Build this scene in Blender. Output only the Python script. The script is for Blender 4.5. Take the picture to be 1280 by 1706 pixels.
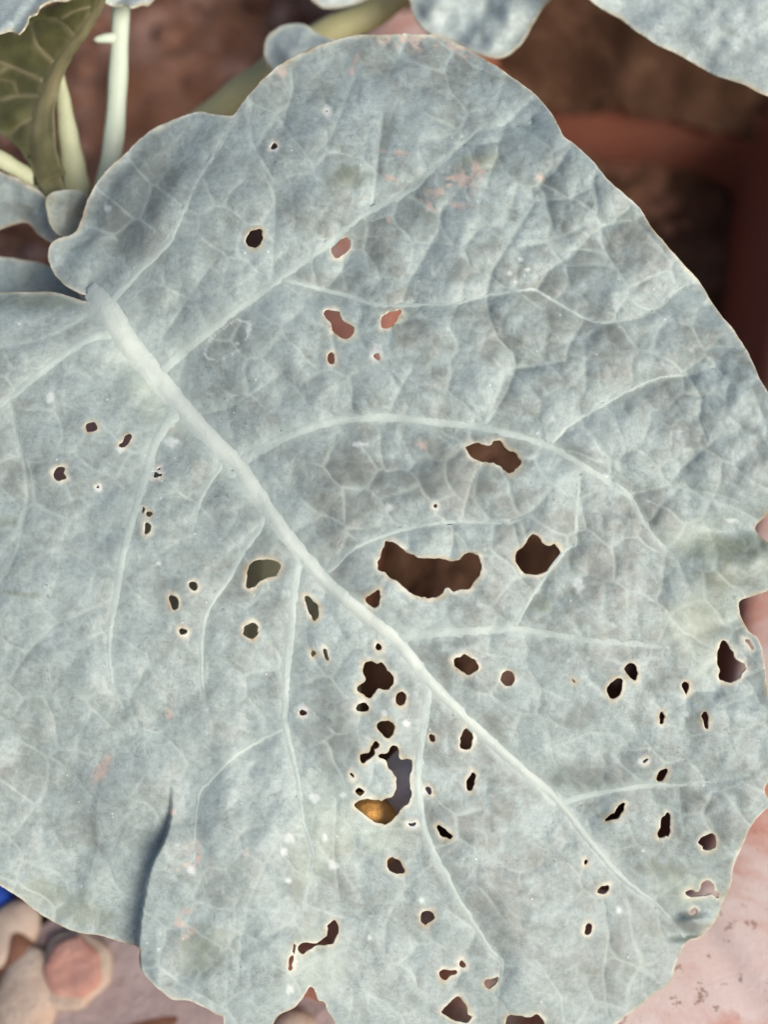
import bpy, math, random
import numpy as np
from mathutils import Vector

random.seed(7)
rng = np.random.default_rng(11)
scene = bpy.context.scene
for o in list(bpy.data.objects):
    bpy.data.objects.remove(o, do_unlink=True)
COL = scene.collection
R = math.radians

# ---------------------------------------------------------------- camera
D = 0.40                      # metres from the lens to the plane of the big leaf
FOV = R(46)
TILT = R(25)
F = 853.0 / math.tan(FOV / 2)             # focal length in photograph pixels
VIEW = np.array((0, math.sin(TILT), -math.cos(TILT)))
UPV = np.array((0, math.cos(TILT), math.sin(TILT)))
RGT = np.array((1.0, 0, 0))
CAM = np.array((0, 0, 0.185)) - VIEW * D
cd = bpy.data.cameras.new('camera')
cam = bpy.data.objects.new('camera', cd); COL.objects.link(cam)
cam.location = CAM; cam.rotation_euler = (TILT, 0, 0)
cd.sensor_fit = 'VERTICAL'; cd.sensor_height = 24
cd.lens = 12 / math.tan(FOV / 2)
cd.clip_start = 0.01; cd.clip_end = 50
cd.dof.use_dof = True; cd.dof.focus_distance = D + 0.002
cd.dof.aperture_fstop = cd.lens / 11.5    # about an 11.5 mm pupil
scene.camera = cam

# ---------------------------------------------------------------- light
SUN_EL, SUN_AZ = R(40), R(132)            # soft daylight from the near right
world = bpy.data.worlds.new('World'); scene.world = world; world.use_nodes = True
wn = world.node_tree; wn.nodes.clear()
sky = wn.nodes.new('ShaderNodeTexSky'); sky.sky_type = 'NISHITA'; sky.sun_disc = False
sky.sun_elevation = SUN_EL; sky.sun_rotation = SUN_AZ
sky.air_density = 1.0; sky.dust_density = 5.0; sky.ozone_density = 1.0
bg = wn.nodes.new('ShaderNodeBackground'); bg.inputs['Strength'].default_value = 0.085
wo = wn.nodes.new('ShaderNodeOutputWorld')
wn.links.new(sky.outputs[0], bg.inputs[0]); wn.links.new(bg.outputs[0], wo.inputs[0])
sl = bpy.data.lights.new('sun', 'SUN'); sl.energy = 1.5; sl.angle = R(30); sl.color = (1, 0.985, 0.965)
so = bpy.data.objects.new('sun', sl); COL.objects.link(so)
sdir = Vector((math.sin(SUN_AZ) * math.cos(SUN_EL), math.cos(SUN_AZ) * math.cos(SUN_EL), math.sin(SUN_EL)))
so.rotation_euler = sdir.to_track_quat('Z', 'Y').to_euler()
so.location = (0.5, -0.5, 1.5)
vs = scene.view_settings
vs.view_transform = 'Standard'; vs.look = 'None'; vs.gamma = 1; vs.use_curve_mapping = False
vs.exposure = 0.69
scene.render.engine = 'CYCLES'
cy = scene.cycles; cy.max_bounces = 5; cy.diffuse_bounces = 3; cy.glossy_bounces = 2; cy.transmission_bounces = 3
cy.use_denoising = True; cy.use_adaptive_sampling = True; cy.adaptive_threshold = 0.02
scene.render.resolution_x, scene.render.resolution_y = 769, 1024

# ---------------------------------------------------------------- coordinate helpers
def P(px, py, depth):
    px = np.asarray(px, float); py = np.asarray(py, float); depth = np.asarray(depth, float)
    a = (px - 640) / F * depth; b = (853 - py) / F * depth
    return CAM + depth[..., None] * VIEW + a[..., None] * RGT + b[..., None] * UPV
def PZ(px, py, z):
    r = VIEW + (px - 640) / F * RGT + (853 - py) / F * UPV
    return CAM + r * ((z - CAM[2]) / r[2])
PXM = D / F                   # metres per photograph pixel in the leaf's plane

def spline(pts, n=6, closed=True):
    pts = np.array(pts, float); N = len(pts); out = []
    for i in range(N if closed else N - 1):
        if closed: p = [pts[(i + k - 1) % N] for k in range(4)]
        else: p = [pts[min(max(i + k - 1, 0), N - 1)] for k in range(4)]
        for t in np.arange(n) / n:
            out.append(0.5 * (2 * p[1] + (p[2] - p[0]) * t + (2 * p[0] - 5 * p[1] + 4 * p[2] - p[3]) * t * t
                              + (3 * p[1] - p[0] - 3 * p[2] + p[3]) * t ** 3))
    if not closed: out.append(pts[-1])
    return np.array(out)

_tab = rng.random((256, 256))
def vnoise(x, y):
    xi = np.floor(x).astype(int); yi = np.floor(y).astype(int); fx = x - xi; fy = y - yi
    fx = fx * fx * (3 - 2 * fx); fy = fy * fy * (3 - 2 * fy)
    g = lambda a, b: _tab[a % 256, b % 256]
    return (g(xi, yi) * (1 - fx) + g(xi + 1, yi) * fx) * (1 - fy) + (g(xi, yi + 1) * (1 - fx) + g(xi + 1, yi + 1) * fx) * fy
def fbm(x, y, o=4):
    s = 0; a = 0.5
    for k in range(o):
        s = s + a * vnoise(x * 2 ** k + 17.3 * k, y * 2 ** k + 5.1 * k); a *= 0.5
    return s / (1 - 0.5 ** o)
def sstep(a, b, x):
    t = np.clip((x - a) / (b - a), 0, 1); return t * t * (3 - 2 * t)

def poly_sdf(poly, X, Y):
    """signed distance, positive inside"""
    d2 = np.full(X.shape, 1e12); ins = np.zeros(X.shape, bool)
    A = poly; B = np.roll(poly, -1, 0)
    for (ax, ay), (bx, by) in zip(A, B):
        ex, ey = bx - ax, by - ay; L = ex * ex + ey * ey
        if L < 1e-9: continue
        wx, wy = X - ax, Y - ay
        t = np.clip((wx * ex + wy * ey) / L, 0, 1)
        d2 = np.minimum(d2, (wx - t * ex) ** 2 + (wy - t * ey) ** 2)
        if ay != by:
            c = ((ay <= Y) & (by > Y)) | ((by <= Y) & (ay > Y))
            ins ^= c & (X < ax + (Y - ay) / (by - ay) * ex)
    d = np.sqrt(d2)
    return np.where(ins, d, -d)

def line_field(lines, X, Y, reach):
    """distance to the nearest of several polylines (x, y, w), and the ratio distance / half width"""
    dist = np.full(X.shape, 1e4); ratio = np.full(X.shape, 1e4)
    x0, y0 = X[0, 0], Y[0, 0]; st = X[0, 1] - X[0, 0]
    for ln in lines:
        for a, b in zip(ln[:-1], ln[1:]):
            i0 = int(max((min(a[1], b[1]) - reach - y0) / st, 0)); i1 = int((max(a[1], b[1]) + reach - y0) / st) + 2
            j0 = int(max((min(a[0], b[0]) - reach - x0) / st, 0)); j1 = int((max(a[0], b[0]) + reach - x0) / st) + 2
            if i1 <= 0 or j1 <= 0: continue
            xs = X[i0:i1, j0:j1]; ys = Y[i0:i1, j0:j1]
            if xs.size == 0: continue
            ex, ey = b[0] - a[0], b[1] - a[1]; L = ex * ex + ey * ey + 1e-9
            t = np.clip(((xs - a[0]) * ex + (ys - a[1]) * ey) / L, 0, 1)
            d = np.hypot(xs - a[0] - t * ex, ys - a[1] - t * ey)
            w = (a[2] + (b[2] - a[2]) * t) / 2
            dist[i0:i1, j0:j1] = np.minimum(dist[i0:i1, j0:j1], d)
            ratio[i0:i1, j0:j1] = np.minimum(ratio[i0:i1, j0:j1], d / w)
    return dist, ratio

# ---------------------------------------------------------------- materials
class NT:
    def __init__(s, name):
        s.m = bpy.data.materials.new(name); s.m.use_nodes = True
        s.t = s.m.node_tree; s.b = s.t.nodes['Principled BSDF']; s.out = s.t.nodes['Material Output']
        s.co = s.t.nodes.new('ShaderNodeTexCoord').outputs['Object']
    def n(s, typ, **kw):
        nd = s.t.nodes.new(typ)
        for k, v in kw.items():
            if hasattr(nd, k): setattr(nd, k, v)
            else: nd.inputs[k].default_value = v
        return nd
    def l(s, a, b): s.t.links.new(a, b)
    def noise(s, scale, detail=4, rough=0.6, dist=0.0, vec=None):
        nd = s.n('ShaderNodeTexNoise'); nd.inputs['Scale'].default_value = scale
        nd.inputs['Detail'].default_value = detail; nd.inputs['Roughness'].default_value = rough
        nd.inputs['Distortion'].default_value = dist
        s.l(vec or s.co, nd.inputs['Vector']); return nd.outputs['Fac']
    def ramp(s, fac, *stops):
        nd = s.n('ShaderNodeValToRGB'); e = nd.color_ramp.elements
        while len(e) < len(stops): e.new(0.5)
        for el, (p, c) in zip(e, stops):
            el.position = p; el.color = (c, c, c, 1) if not hasattr(c, '__len__') else (*c, 1)
        s.l(fac, nd.inputs[0]); return nd.outputs[0]
    def mix(s, fac, a, b, mode='MIX'):
        nd = s.n('ShaderNodeMix', data_type='RGBA', blend_type=mode)
        for sock, v in ((nd.inputs[0], fac), (nd.inputs[6], a), (nd.inputs[7], b)):
            if isinstance(v, (int, float)): sock.default_value = v
            elif isinstance(v, tuple): sock.default_value = (*v, 1)
            else: s.l(v, sock)
        return nd.outputs[2]
    def math(s, op, a, b=0.0):
        nd = s.n('ShaderNodeMath', operation=op)
        for i, v in enumerate((a, b)):
            if isinstance(v, (int, float)): nd.inputs[i].default_value = v
            else: s.l(v, nd.inputs[i])
        return nd.outputs[0]
    def attr(s, name):
        return s.n('ShaderNodeAttribute', attribute_name=name).outputs['Fac']
    def bump(s, h, strength, dist, prev=None):
        nd = s.n('ShaderNodeBump'); nd.inputs['Strength'].default_value = strength; nd.inputs['Distance'].default_value = dist
        s.l(h, nd.inputs['Height'])
        if prev: s.l(prev, nd.inputs['Normal'])
        return nd.outputs[0]
    def finish(s, color, rough=0.6, normal=None, spec=0.3):
        if isinstance(color, tuple): s.b.inputs['Base Color'].default_value = (*color, 1)
        else: s.l(color, s.b.inputs['Base Color'])
        if isinstance(rough, (int, float)): s.b.inputs['Roughness'].default_value = rough
        else: s.l(rough, s.b.inputs['Roughness'])
        s.b.inputs['Specular IOR Level'].default_value = spec
        if normal: s.l(normal, s.b.inputs['Normal'])
        return s.m

def leaf_material(name, bloom, rubbed, green, veincol, edgecol, translucent=0.1, sheen=0.42):
    q = NT(name)
    med = q.noise(150, 5, 0.72, 0.7)
    # waxy bloom, rubbed off in patches
    tone = q.math('ADD', q.attr('tone'), q.math('MULTIPLY', q.math('SUBTRACT', med, 0.5), 0.42))
    c = q.ramp(tone, (0.0, tuple(x * 0.80 for x in rubbed)), (0.35, rubbed), (0.62, bloom), (1.0, tuple(min(x * 1.22, 0.8) for x in bloom)))
    # fine grain, dark scuffs and pale specks
    fine = q.noise(520, 3, 0.75)
    c = q.mix(0.40, c, q.ramp(fine, (0.30, 0.28), (0.70, 0.72)), 'OVERLAY')
    scuff = q.math('MULTIPLY', q.ramp(q.noise(300, 4, 0.8, 2.0), (0.58, 0.0), (0.66, 1.0)), q.attr('wear'))
    c = q.mix(q.math('MULTIPLY', scuff, 0.6), c, tuple(x * 0.45 for x in rubbed))
    sp = q.n('ShaderNodeTexVoronoi', feature='F1'); sp.inputs['Scale'].default_value = 260; q.l(q.co, sp.inputs['Vector'])
    ss = q.n('ShaderNodeSeparateColor'); q.l(sp.outputs['Color'], ss.inputs[0])
    speck = q.math('MULTIPLY', q.math('LESS_THAN', sp.outputs['Distance'], 0.10), q.math('GREATER_THAN', ss.outputs[0], 0.93))
    c = q.mix(q.math('MULTIPLY', speck, 0.5), c, (0.8, 0.82, 0.78))
    # marks carried by the mesh
    c = q.mix(q.attr('dull'), c, tuple(x * 0.66 for x in rubbed))
    c = q.mix(q.attr('yellow'), c, (0.50, 0.56, 0.40))
    c = q.mix(q.attr('scuffed'), c, green)
    c = q.mix(q.attr('vein'), c, veincol)
    c = q.mix(q.attr('scar'), c, (0.56, 0.44, 0.37))
    c = q.mix(q.attr('rim'), c, q.ramp(q.noise(110, 3), (0.42, edgecol), (0.62, (0.44, 0.36, 0.22))))
    c = q.mix(q.attr('spot'), c, (0.68, 0.73, 0.70))
    n = q.bump(fine, 0.22, 0.0006)
    n = q.bump(med, 0.30, 0.0014, n)
    q.finish(c, 0.47, n, sheen)
    tr = q.n('ShaderNodeBsdfTranslucent'); mx = q.n('ShaderNodeMixShader'); mx.inputs[0].default_value = translucent
    tr.inputs['Color'].default_value = (0.30, 0.34, 0.10, 1)
    q.l(q.b.outputs[0], mx.inputs[1]); q.l(tr.outputs[0], mx.inputs[2]); q.l(mx.outputs[0], q.out.inputs['Surface'])
    return q.m
def cells(X, Y, size, seed, stretch=1.0, ang=0.0):
    """straight-sided vein fields: distance to the field's border (pixels) and one random value per field"""
    ca, sa = math.cos(ang), math.sin(ang)
    U = (X * ca + Y * sa) / (size * stretch); V = (-X * sa + Y * ca) / size
    ui = np.floor(U).astype(int); vi = np.floor(V).astype(int)
    f1 = np.full(X.shape, 9.0); f2 = f1.copy(); val = np.zeros(X.shape)
    for du in (-2, -1, 0, 1, 2):
        for dv in (-2, -1, 0, 1, 2):
            a = ui + du; b = vi + dv
            px = a + 0.1 + 0.8 * _tab[(a + seed) % 256, (b + 2 * seed) % 256]; py = b + 0.1 + 0.8 * _tab[(a + 91 + seed) % 256, (b + 37) % 256]
            d = np.hypot(U - px, V - py); near = d < f1
            f2 = np.where(near, f1, np.minimum(f2, d)); val = np.where(near, _tab[(a + 11) % 256, (b + 53 + seed) % 256], val); f1 = np.where(near, d, f1)
    return (f2 - f1) * size * 0.5, val
def all_cells(X, Y):
    w1 = (fbm(X / 50 + 3, Y / 50 + 9, 2) - 0.5) * 26; w2 = (fbm(X / 50 + 30, Y / 50 + 60, 2) - 0.5) * 26
    return cells(X + w1, Y + w2, 62, 5, 1.3, 0.7), cells(X + w2, Y + w1, 24, 17, 1.15, 0.2)
def tone_maps(X, Y, seed=0.0):
    """how much wax bloom is left, and how worn the surface is"""
    (d1, v1), (d2, v2) = all_cells(X, Y)
    wx = (fbm(X / 60 + seed, Y / 60, 3) - 0.5) * 70; wy = (fbm(X / 60 + 40, Y / 60 + seed, 3) - 0.5) * 70
    smooth = 0.45 + 0.55 * sstep(250, 800, X) * sstep(1750, 1100, Y)
    t = 0.56 + smooth * (0.40 * (fbm((X + wx) / 190 + seed, (Y + wy) / 190, 2) - 0.5) + 0.46 * (fbm((X + wx) / 62 + 9, (Y + wy) / 62 + seed, 3) - 0.5)
        + 0.40 * (fbm((X + wy) / 16 + 3, (Y + wx) / 16 + seed, 3) - 0.5) + 0.26 * (v1 - 0.5) * sstep(0, 8, d1) + 0.12 * (v2 - 0.5))
    wear = sstep(0.45, 0.68, fbm(X / 90 + 13, Y / 90 + 55 + seed, 3))
    return dict(tone=t, wear=wear)
def net_lines(X, Y):
    (d1, v1), (d2, v2) = all_cells(X, Y)
    g = sstep(0.36, 0.60, fbm(X / 70 + 77, Y / 70 + 4, 2)); g2 = sstep(0.42, 0.66, fbm(X / 45 + 7, Y / 45 + 44, 2))
    return np.maximum(0.42 * g * np.exp(-(d1 / 1.9) ** 2), 0.16 * g2 * np.exp(-(d2 / 1.7) ** 2)), d1, d2

M = {}
M['leaf'] = leaf_material('waxy_leaf', (0.322, 0.386, 0.370), (0.236, 0.264, 0.240), (0.21, 0.235, 0.165), (0.52, 0.60, 0.54), (0.72, 0.69, 0.55))
M['leaf_dull'] = leaf_material('waxy_leaf_dull', (0.26, 0.30, 0.27), (0.19, 0.20, 0.15), (0.16, 0.17, 0.09), (0.45, 0.5, 0.42), (0.5, 0.52, 0.42))
M['rib_leaf'] = leaf_material('waxy_midrib', (0.322, 0.386, 0.370), (0.236, 0.264, 0.240), (0.21, 0.235, 0.165), (0.60, 0.66, 0.59), (0.72, 0.69, 0.55))
M['leaf_back'] = leaf_material('waxy_leaf_pale', (0.43, 0.50, 0.48), (0.36, 0.42, 0.40), (0.24, 0.26, 0.19), (0.46, 0.52, 0.44), (0.62, 0.64, 0.52))
M['shade_leaf'] = leaf_material('olive_leaf', (0.46, 0.45, 0.30), (0.38, 0.37, 0.24), (0.34, 0.34, 0.2), (0.55, 0.53, 0.38), (0.5, 0.48, 0.35))
M['under'] = leaf_material('leaf_underside', (0.125, 0.125, 0.050), (0.10, 0.095, 0.035), (0.085, 0.09, 0.022), (0.30, 0.26, 0.14), (0.4, 0.38, 0.25), 0.25)

def rib_material(name, c1, c2):
    q = NT(name)
    c = q.mix(q.noise(70, 4), c1, c2)
    st = q.n('ShaderNodeMapping'); q.l(q.co, st.inputs['Vector']); st.inputs['Scale'].default_value = (1, 1, 1)
    c = q.mix(0.25, c, q.mix(q.noise(600, 4, 0.7), (0.3,) * 3, (0.7,) * 3), 'OVERLAY')
    return q.finish(c, 0.5, q.bump(q.noise(350, 4), 0.3, 0.0006), 0.3)
M['rib'] = rib_material('pale_rib', (0.50, 0.56, 0.48), (0.62, 0.66, 0.57))
M['vein'] = rib_material('pale_vein', (0.42, 0.48, 0.43), (0.52, 0.57, 0.50))
M['petiole'] = rib_material('petiole_green', (0.40, 0.42, 0.25), (0.50, 0.52, 0.34))
M['petiole_pale'] = rib_material('petiole_pale', (0.50, 0.58, 0.44), (0.60, 0.66, 0.53))
M['petiole_dull'] = rib_material('petiole_dull', (0.33, 0.31, 0.15), (0.42, 0.40, 0.22))
M['khaki'] = rib_material('khaki_vein', (0.24, 0.20, 0.10), (0.30, 0.26, 0.14))

def terracotta():
    q = NT('weathered_terracotta')
    c = q.mix(q.ramp(q.noise(22, 5, 0.6), (0.35, 0.0), (0.65, 1.0)), (0.44, 0.155, 0.095), (0.50, 0.215, 0.15))
    lime = q.ramp(q.noise(11, 6, 0.65, 0.7), (0.47, 0.0), (0.60, 1.0))
    lime = q.math('MULTIPLY', lime, q.attr('top'))
    c = q.mix(q.math('MULTIPLY', lime, 0.85), c, (0.62, 0.54, 0.50))
    dust = q.math('MULTIPLY', q.ramp(q.noise(60, 6, 0.7), (0.4, 0.0), (0.7, 1.0)), q.attr('top'))
    c = q.mix(q.math('MULTIPLY', dust, 0.5), c, (0.58, 0.39, 0.34))
    pit = q.ramp(q.noise(190, 3, 0.6), (0.62, 0.0), (0.69, 1.0))
    c = q.mix(q.math('MULTIPLY', pit, 0.75), c, (0.22, 0.13, 0.09))
    c = q.mix(0.3, c, q.mix(q.noise(500, 4, 0.7), (0.3,) * 3, (0.7,) * 3), 'OVERLAY')
    c = q.mix(q.math('MULTIPLY', q.math('SUBTRACT', 1.0, q.attr('top')), 0.8), c, q.mix(q.noise(40, 3), (0.11, 0.038, 0.020), (0.19, 0.066, 0.038)))  # shade inside the planter, put into the wall colour as a dark tint
    n = q.bump(pit, -0.6, 0.002)
    n = q.bump(q.noise(260, 5, 0.7), 0.35, 0.001, n)
    return q.finish(c, 0.85, n, 0.2)
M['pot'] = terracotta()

def soil_mat(name, a, b, c3, scale=30):
    q = NT(name)
    c = q.mix(q.ramp(q.noise(scale, 6, 0.65), (0.35, 0.0), (0.68, 1.0)), a, b)
    c = q.mix(q.ramp(q.noise(scale * 0.5, 4, 0.6), (0.52, 0.0), (0.66, 1.0)), c, c3)
    c = q.mix(0.35, c, q.mix(q.noise(700, 4, 0.7), (0.3,) * 3, (0.7,) * 3), 'OVERLAY')
    n = q.bump(q.noise(160, 6, 0.7), 0.7, 0.004)
    return q.finish(c, 0.95, n, 0.15)
M['ground'] = soil_mat('dusty_red_ground', (0.17, 0.078, 0.044), (0.27, 0.142, 0.095), (0.36, 0.225, 0.18))
M['soil'] = soil_mat('dark_soil', (0.065, 0.032, 0.018), (0.11, 0.057, 0.033), (0.17, 0.095, 0.060), 45)  # darker brown soil, for the planter and the bank behind it
M['clod'] = soil_mat('red_clod', (0.15, 0.066, 0.040), (0.27, 0.145, 0.10), (0.40, 0.28, 0.24), 40)
M['pale_stone'] = soil_mat('pale_stone', (0.42, 0.32, 0.25), (0.58, 0.48, 0.40), (0.5, 0.36, 0.27), 50)
M['concrete'] = soil_mat('dusty_cement', (0.33, 0.25, 0.24), (0.41, 0.33, 0.315), (0.50, 0.43, 0.41), 14)
M['shard'] = soil_mat('pink_clay', (0.50, 0.25, 0.20), (0.56, 0.34, 0.28), (0.46, 0.21, 0.16), 40)
M['blue'] = soil_mat('blue_plastic', (0.035, 0.10, 0.50), (0.05, 0.13, 0.58), (0.06, 0.15, 0.55), 20)
M['lavender'] = soil_mat('lavender_stone', (0.78, 0.74, 0.78), (0.84, 0.80, 0.83), (0.8, 0.76, 0.78), 20)
M['orange'] = soil_mat('orange_dry_leaf', (0.85, 0.42, 0.10), (0.88, 0.50, 0.18), (0.80, 0.55, 0.30), 40)

# ---------------------------------------------------------------- object helpers
def link(name, me, mat, parent=None, smooth=True):
    o = bpy.data.objects.new(name, me); COL.objects.link(o)
    if mat: me.materials.append(mat)
    if smooth and len(me.polygons): me.polygons.foreach_set('use_smooth', np.ones(len(me.polygons), bool))
    if parent: o.parent = parent
    return o
def tag(o, label=None, cat=None, kind=None, group=None):
    for k, v in (('label', label), ('category', cat), ('kind', kind), ('group', group)):
        if v: o[k] = v
    return o
def mesh_np(name, V, faces):
    me = bpy.data.meshes.new(name); me.from_pydata([tuple(v) for v in V], [], faces); me.update(); return me
def add_attr(me, name, arr):
    a = me.attributes.new(name, 'FLOAT', 'POINT'); a.data.foreach_set('value', np.asarray(arr, np.float32))

def blade(name, outline, depth_fn, step, mat, parent, holes=(), attrs=None, thick=0.0006, pad=6):
    """a leaf blade: grid clipped at the outline and at the holes, with real relief and thickness"""
    x0, y0 = outline.min(0) - pad; x1, y1 = outline.max(0) + pad
    xs = np.arange(x0, x1 + step, step); ys = np.arange(y0, y1 + step, step)
    X, Y = np.meshgrid(xs, ys); H, W = X.shape
    S = poly_sdf(outline, X, Y)
    S += (vnoise(X / 9, Y / 9) - 0.5) * 1.6 + (vnoise(X / 30, Y / 30) - 0.5) * 3
    E = S.copy()                                  # distance from the outer margin
    hd = np.full(X.shape, 1e4)                    # distance from the nearest hole
    for hp in holes:
        j0, i0 = np.maximum(((hp.min(0) - 40 - (x0, y0)) / step).astype(int), 0)
        j1, i1 = ((hp.max(0) + 40 - (x0, y0)) / step).astype(int) + 2
        xx = X[i0:i1, j0:j1]; yy = Y[i0:i1, j0:j1]
        if xx.size == 0: continue
        d = -poly_sdf(hp, xx, yy) + (vnoise(xx / 6, yy / 6) - 0.5) * 3.4 + (vnoise(xx / 14 + 5, yy / 14) - 0.5) * 3.0
        hd[i0:i1, j0:j1] = np.minimum(hd[i0:i1, j0:j1], d)
    S = np.minimum(S, hd)
    DEP = depth_fn(X, Y, E)
    at = attrs(X, Y, E, hd) if attrs else {}
    ins = S > 0
    ids = -np.ones(X.shape, int); ids[ins] = np.arange(ins.sum())
    keys = list(at); vx = list(X[ins]); vy = list(Y[ins]); vd = list(DEP[ins]); va = {k: list(at[k][ins]) for k in keys}
    full = ins[:-1, :-1] & ins[1:, :-1] & ins[:-1, 1:] & ins[1:, 1:]
    some = (ins[:-1, :-1] | ins[1:, :-1] | ins[:-1, 1:] | ins[1:, 1:]) & ~full
    fi, fj = np.nonzero(full)
    faces = np.stack((ids[fi, fj], ids[fi + 1, fj], ids[fi + 1, fj + 1], ids[fi, fj + 1]), 1).tolist()
    cut = {}
    def cross(a, b):
        k = (a, b) if a < b else (b, a)
        if k not in cut:
            sa, sb = S[a], S[b]; t = sa / (sa - sb)
            t = min(max(t, 0.02), 0.98)
            cut[k] = len(vx)
            vx.append(X[a] + (X[b] - X[a]) * t); vy.append(Y[a] + (Y[b] - Y[a]) * t); vd.append(DEP[a] + (DEP[b] - DEP[a]) * t)
            for q in keys: va[q].append(at[q][a] + (at[q][b] - at[q][a]) * t)
        return cut[k]
    for i, j in zip(*np.nonzero(some)):
        i = int(i); j = int(j)
        c = ((i, j), (i + 1, j), (i + 1, j + 1), (i, j + 1)); f = []
        for k in range(4):
            a, b = c[k], c[(k + 1) % 4]
            if ins[a]: f.append(int(ids[a]))
            if ins[a] != ins[b]: f.append(cross(a, b))
        if len(f) >= 3: faces.append(f)
    V = P(vx, vy, vd)
    me = mesh_np(name, V, faces)
    for k in keys: add_attr(me, k, va[k])
    o = link(name, me, mat, parent)
    sm = o.modifiers.new('thickness', 'SOLIDIFY'); sm.thickness = thick; sm.offset = -1
    def dep(px, py):
        u = np.clip((np.asarray(px) - x0) / step, 0, W - 1.001); v = np.clip((np.asarray(py) - y0) / step, 0, H - 1.001)
        j = u.astype(int); i = v.astype(int); u = u - j; v = v - i
        return (DEP[i, j] * (1 - u) + DEP[i, j + 1] * u) * (1 - v) + (DEP[i + 1, j] * (1 - u) + DEP[i + 1, j + 1] * u) * v
    return o, dep

def ridge(name, line, dep, mat, parent, rise=0.34, n=5, pale=0.85):
    """a vein or rib: a low rounded ridge growing out of the blade, its skirts sunk into it and its end fading"""
    L = spline(line, n, closed=False); N = len(L)
    L[:, :2] += (np.stack((vnoise(np.arange(N) * 0.5, L[:, 0]), vnoise(L[:, 1], np.arange(N) * 0.5)), 1) - 0.5) * 2.2
    L[:, 2] *= 1 + (0.08 if name == 'midrib' else 0.22) * (vnoise(np.arange(N) * 0.6, L[:, 1] * 0 + L[0, 0]) - 0.5)
    T = np.gradient(L[:, :2], axis=0); T /= np.linalg.norm(T, axis=1)[:, None] + 1e-9
    Nn = np.stack((-T[:, 1], T[:, 0]), 1)
    run = np.linspace(0, 1, N); fade = (sstep(1.02, 0.55, run) * 0.75 + 0.25) * sstep(-0.02, 0.05, run)
    prof = np.linspace(-1, 1, 11); V = []; at = []
    for s in prof:
        xy = L[:, :2] + Nn * (s * L[:, 2] * 0.72)[:, None]
        h = ((0.5 + 0.5 * math.cos(s * math.pi)) * rise - 0.055) * L[:, 2] * PXM * (0.35 + 0.65 * sstep(1, 0.8, run))
        V.append(P(xy[:, 0], xy[:, 1], dep(xy[:, 0], xy[:, 1]) - h))
        br = 0.8 + 0.4 * vnoise(xy[:, 0] / 14, xy[:, 1] / 14)
        at.append(np.clip(pale * (0.30 + 0.70 * (0.5 + 0.5 * math.cos(s * math.pi)) ** 0.6) * fade * br, 0, 0.97))
    V.append(P(L[:, 0], L[:, 1], dep(L[:, 0], L[:, 1]) + 0.18 * L[:, 2] * PXM)); at.append(np.zeros(N))
    V = np.concatenate(V); f = []
    for a in range(11):
        for i in range(N - 1): f.append((a * N + i, a * N + i + 1, (a + 1) * N + i + 1, (a + 1) * N + i))
    for i in range(N - 1): f.append((11 * N + i, 11 * N + i + 1, i + 1, i))
    f.append([k * N for k in range(12)]); f.append([k * N + N - 1 for k in range(11, -1, -1)])
    me = mesh_np(name, V, f); add_attr(me, 'vein', np.concatenate(at)); add_attr(me, 'tone', np.full(12 * N, 0.6))
    return link(name, me, mat, parent)

def tube(name, line, mat, parent=None, flat=1.0, n=8, seg=14):
    """a petiole or stem: line of (px, py, width px, depth)"""
    L = spline(line, n, closed=False); C = P(L[:, 0], L[:, 1], L[:, 3]); N = len(L)
    rad = L[:, 2] * 0.5 * L[:, 3] / F
    T = np.gradient(C, axis=0); T /= np.linalg.norm(T, axis=1)[:, None]
    V = []
    for i in range(N):
        a = np.cross(T[i], VIEW); a /= np.linalg.norm(a) + 1e-9; b = np.cross(a, T[i])
        for k in range(seg):
            w = 2 * math.pi * k / seg
            rr = rad[i] * (1 + 0.05 * math.cos(3 * w + 1) + 0.025 * math.cos(9 * w) + 0.04 * math.sin(i * 0.9))
            V.append(C[i] + rr * (math.cos(w) * a + flat * math.sin(w) * b))
    f = [(i * seg + k, i * seg + (k + 1) % seg, (i + 1) * seg + (k + 1) % seg, (i + 1) * seg + k) for i in range(N - 1) for k in range(seg)]
    f.append(list(range(seg - 1, -1, -1))); f.append([(N - 1) * seg + k for k in range(seg)])
    return link(name, mesh_np(name, V, f), mat, parent)

def rock_mesh(name, rx, ry, rz, seed, sub=2, amp=0.3):
    import bmesh
    bm = bmesh.new(); bmesh.ops.create_icosphere(bm, subdivisions=sub, radius=1.0)
    r = random.Random(seed); k = [(r.uniform(-2, 2), r.uniform(-2, 2), r.uniform(-2, 2), r.uniform(0, 6)) for _ in range(7)]
    for v in bm.verts:
        s = 1 + amp * sum(math.sin(a * v.co.x * 1.6 + b * v.co.y * 1.6 + c * v.co.z * 1.6 + d) for a, b, c, d in k) / 4
        v.co = Vector((v.co.x * rx * s, v.co.y * ry * s, v.co.z * rz * s))
    me = bpy.data.meshes.new(name); bm.to_mesh(me); bm.free(); return me

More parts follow.
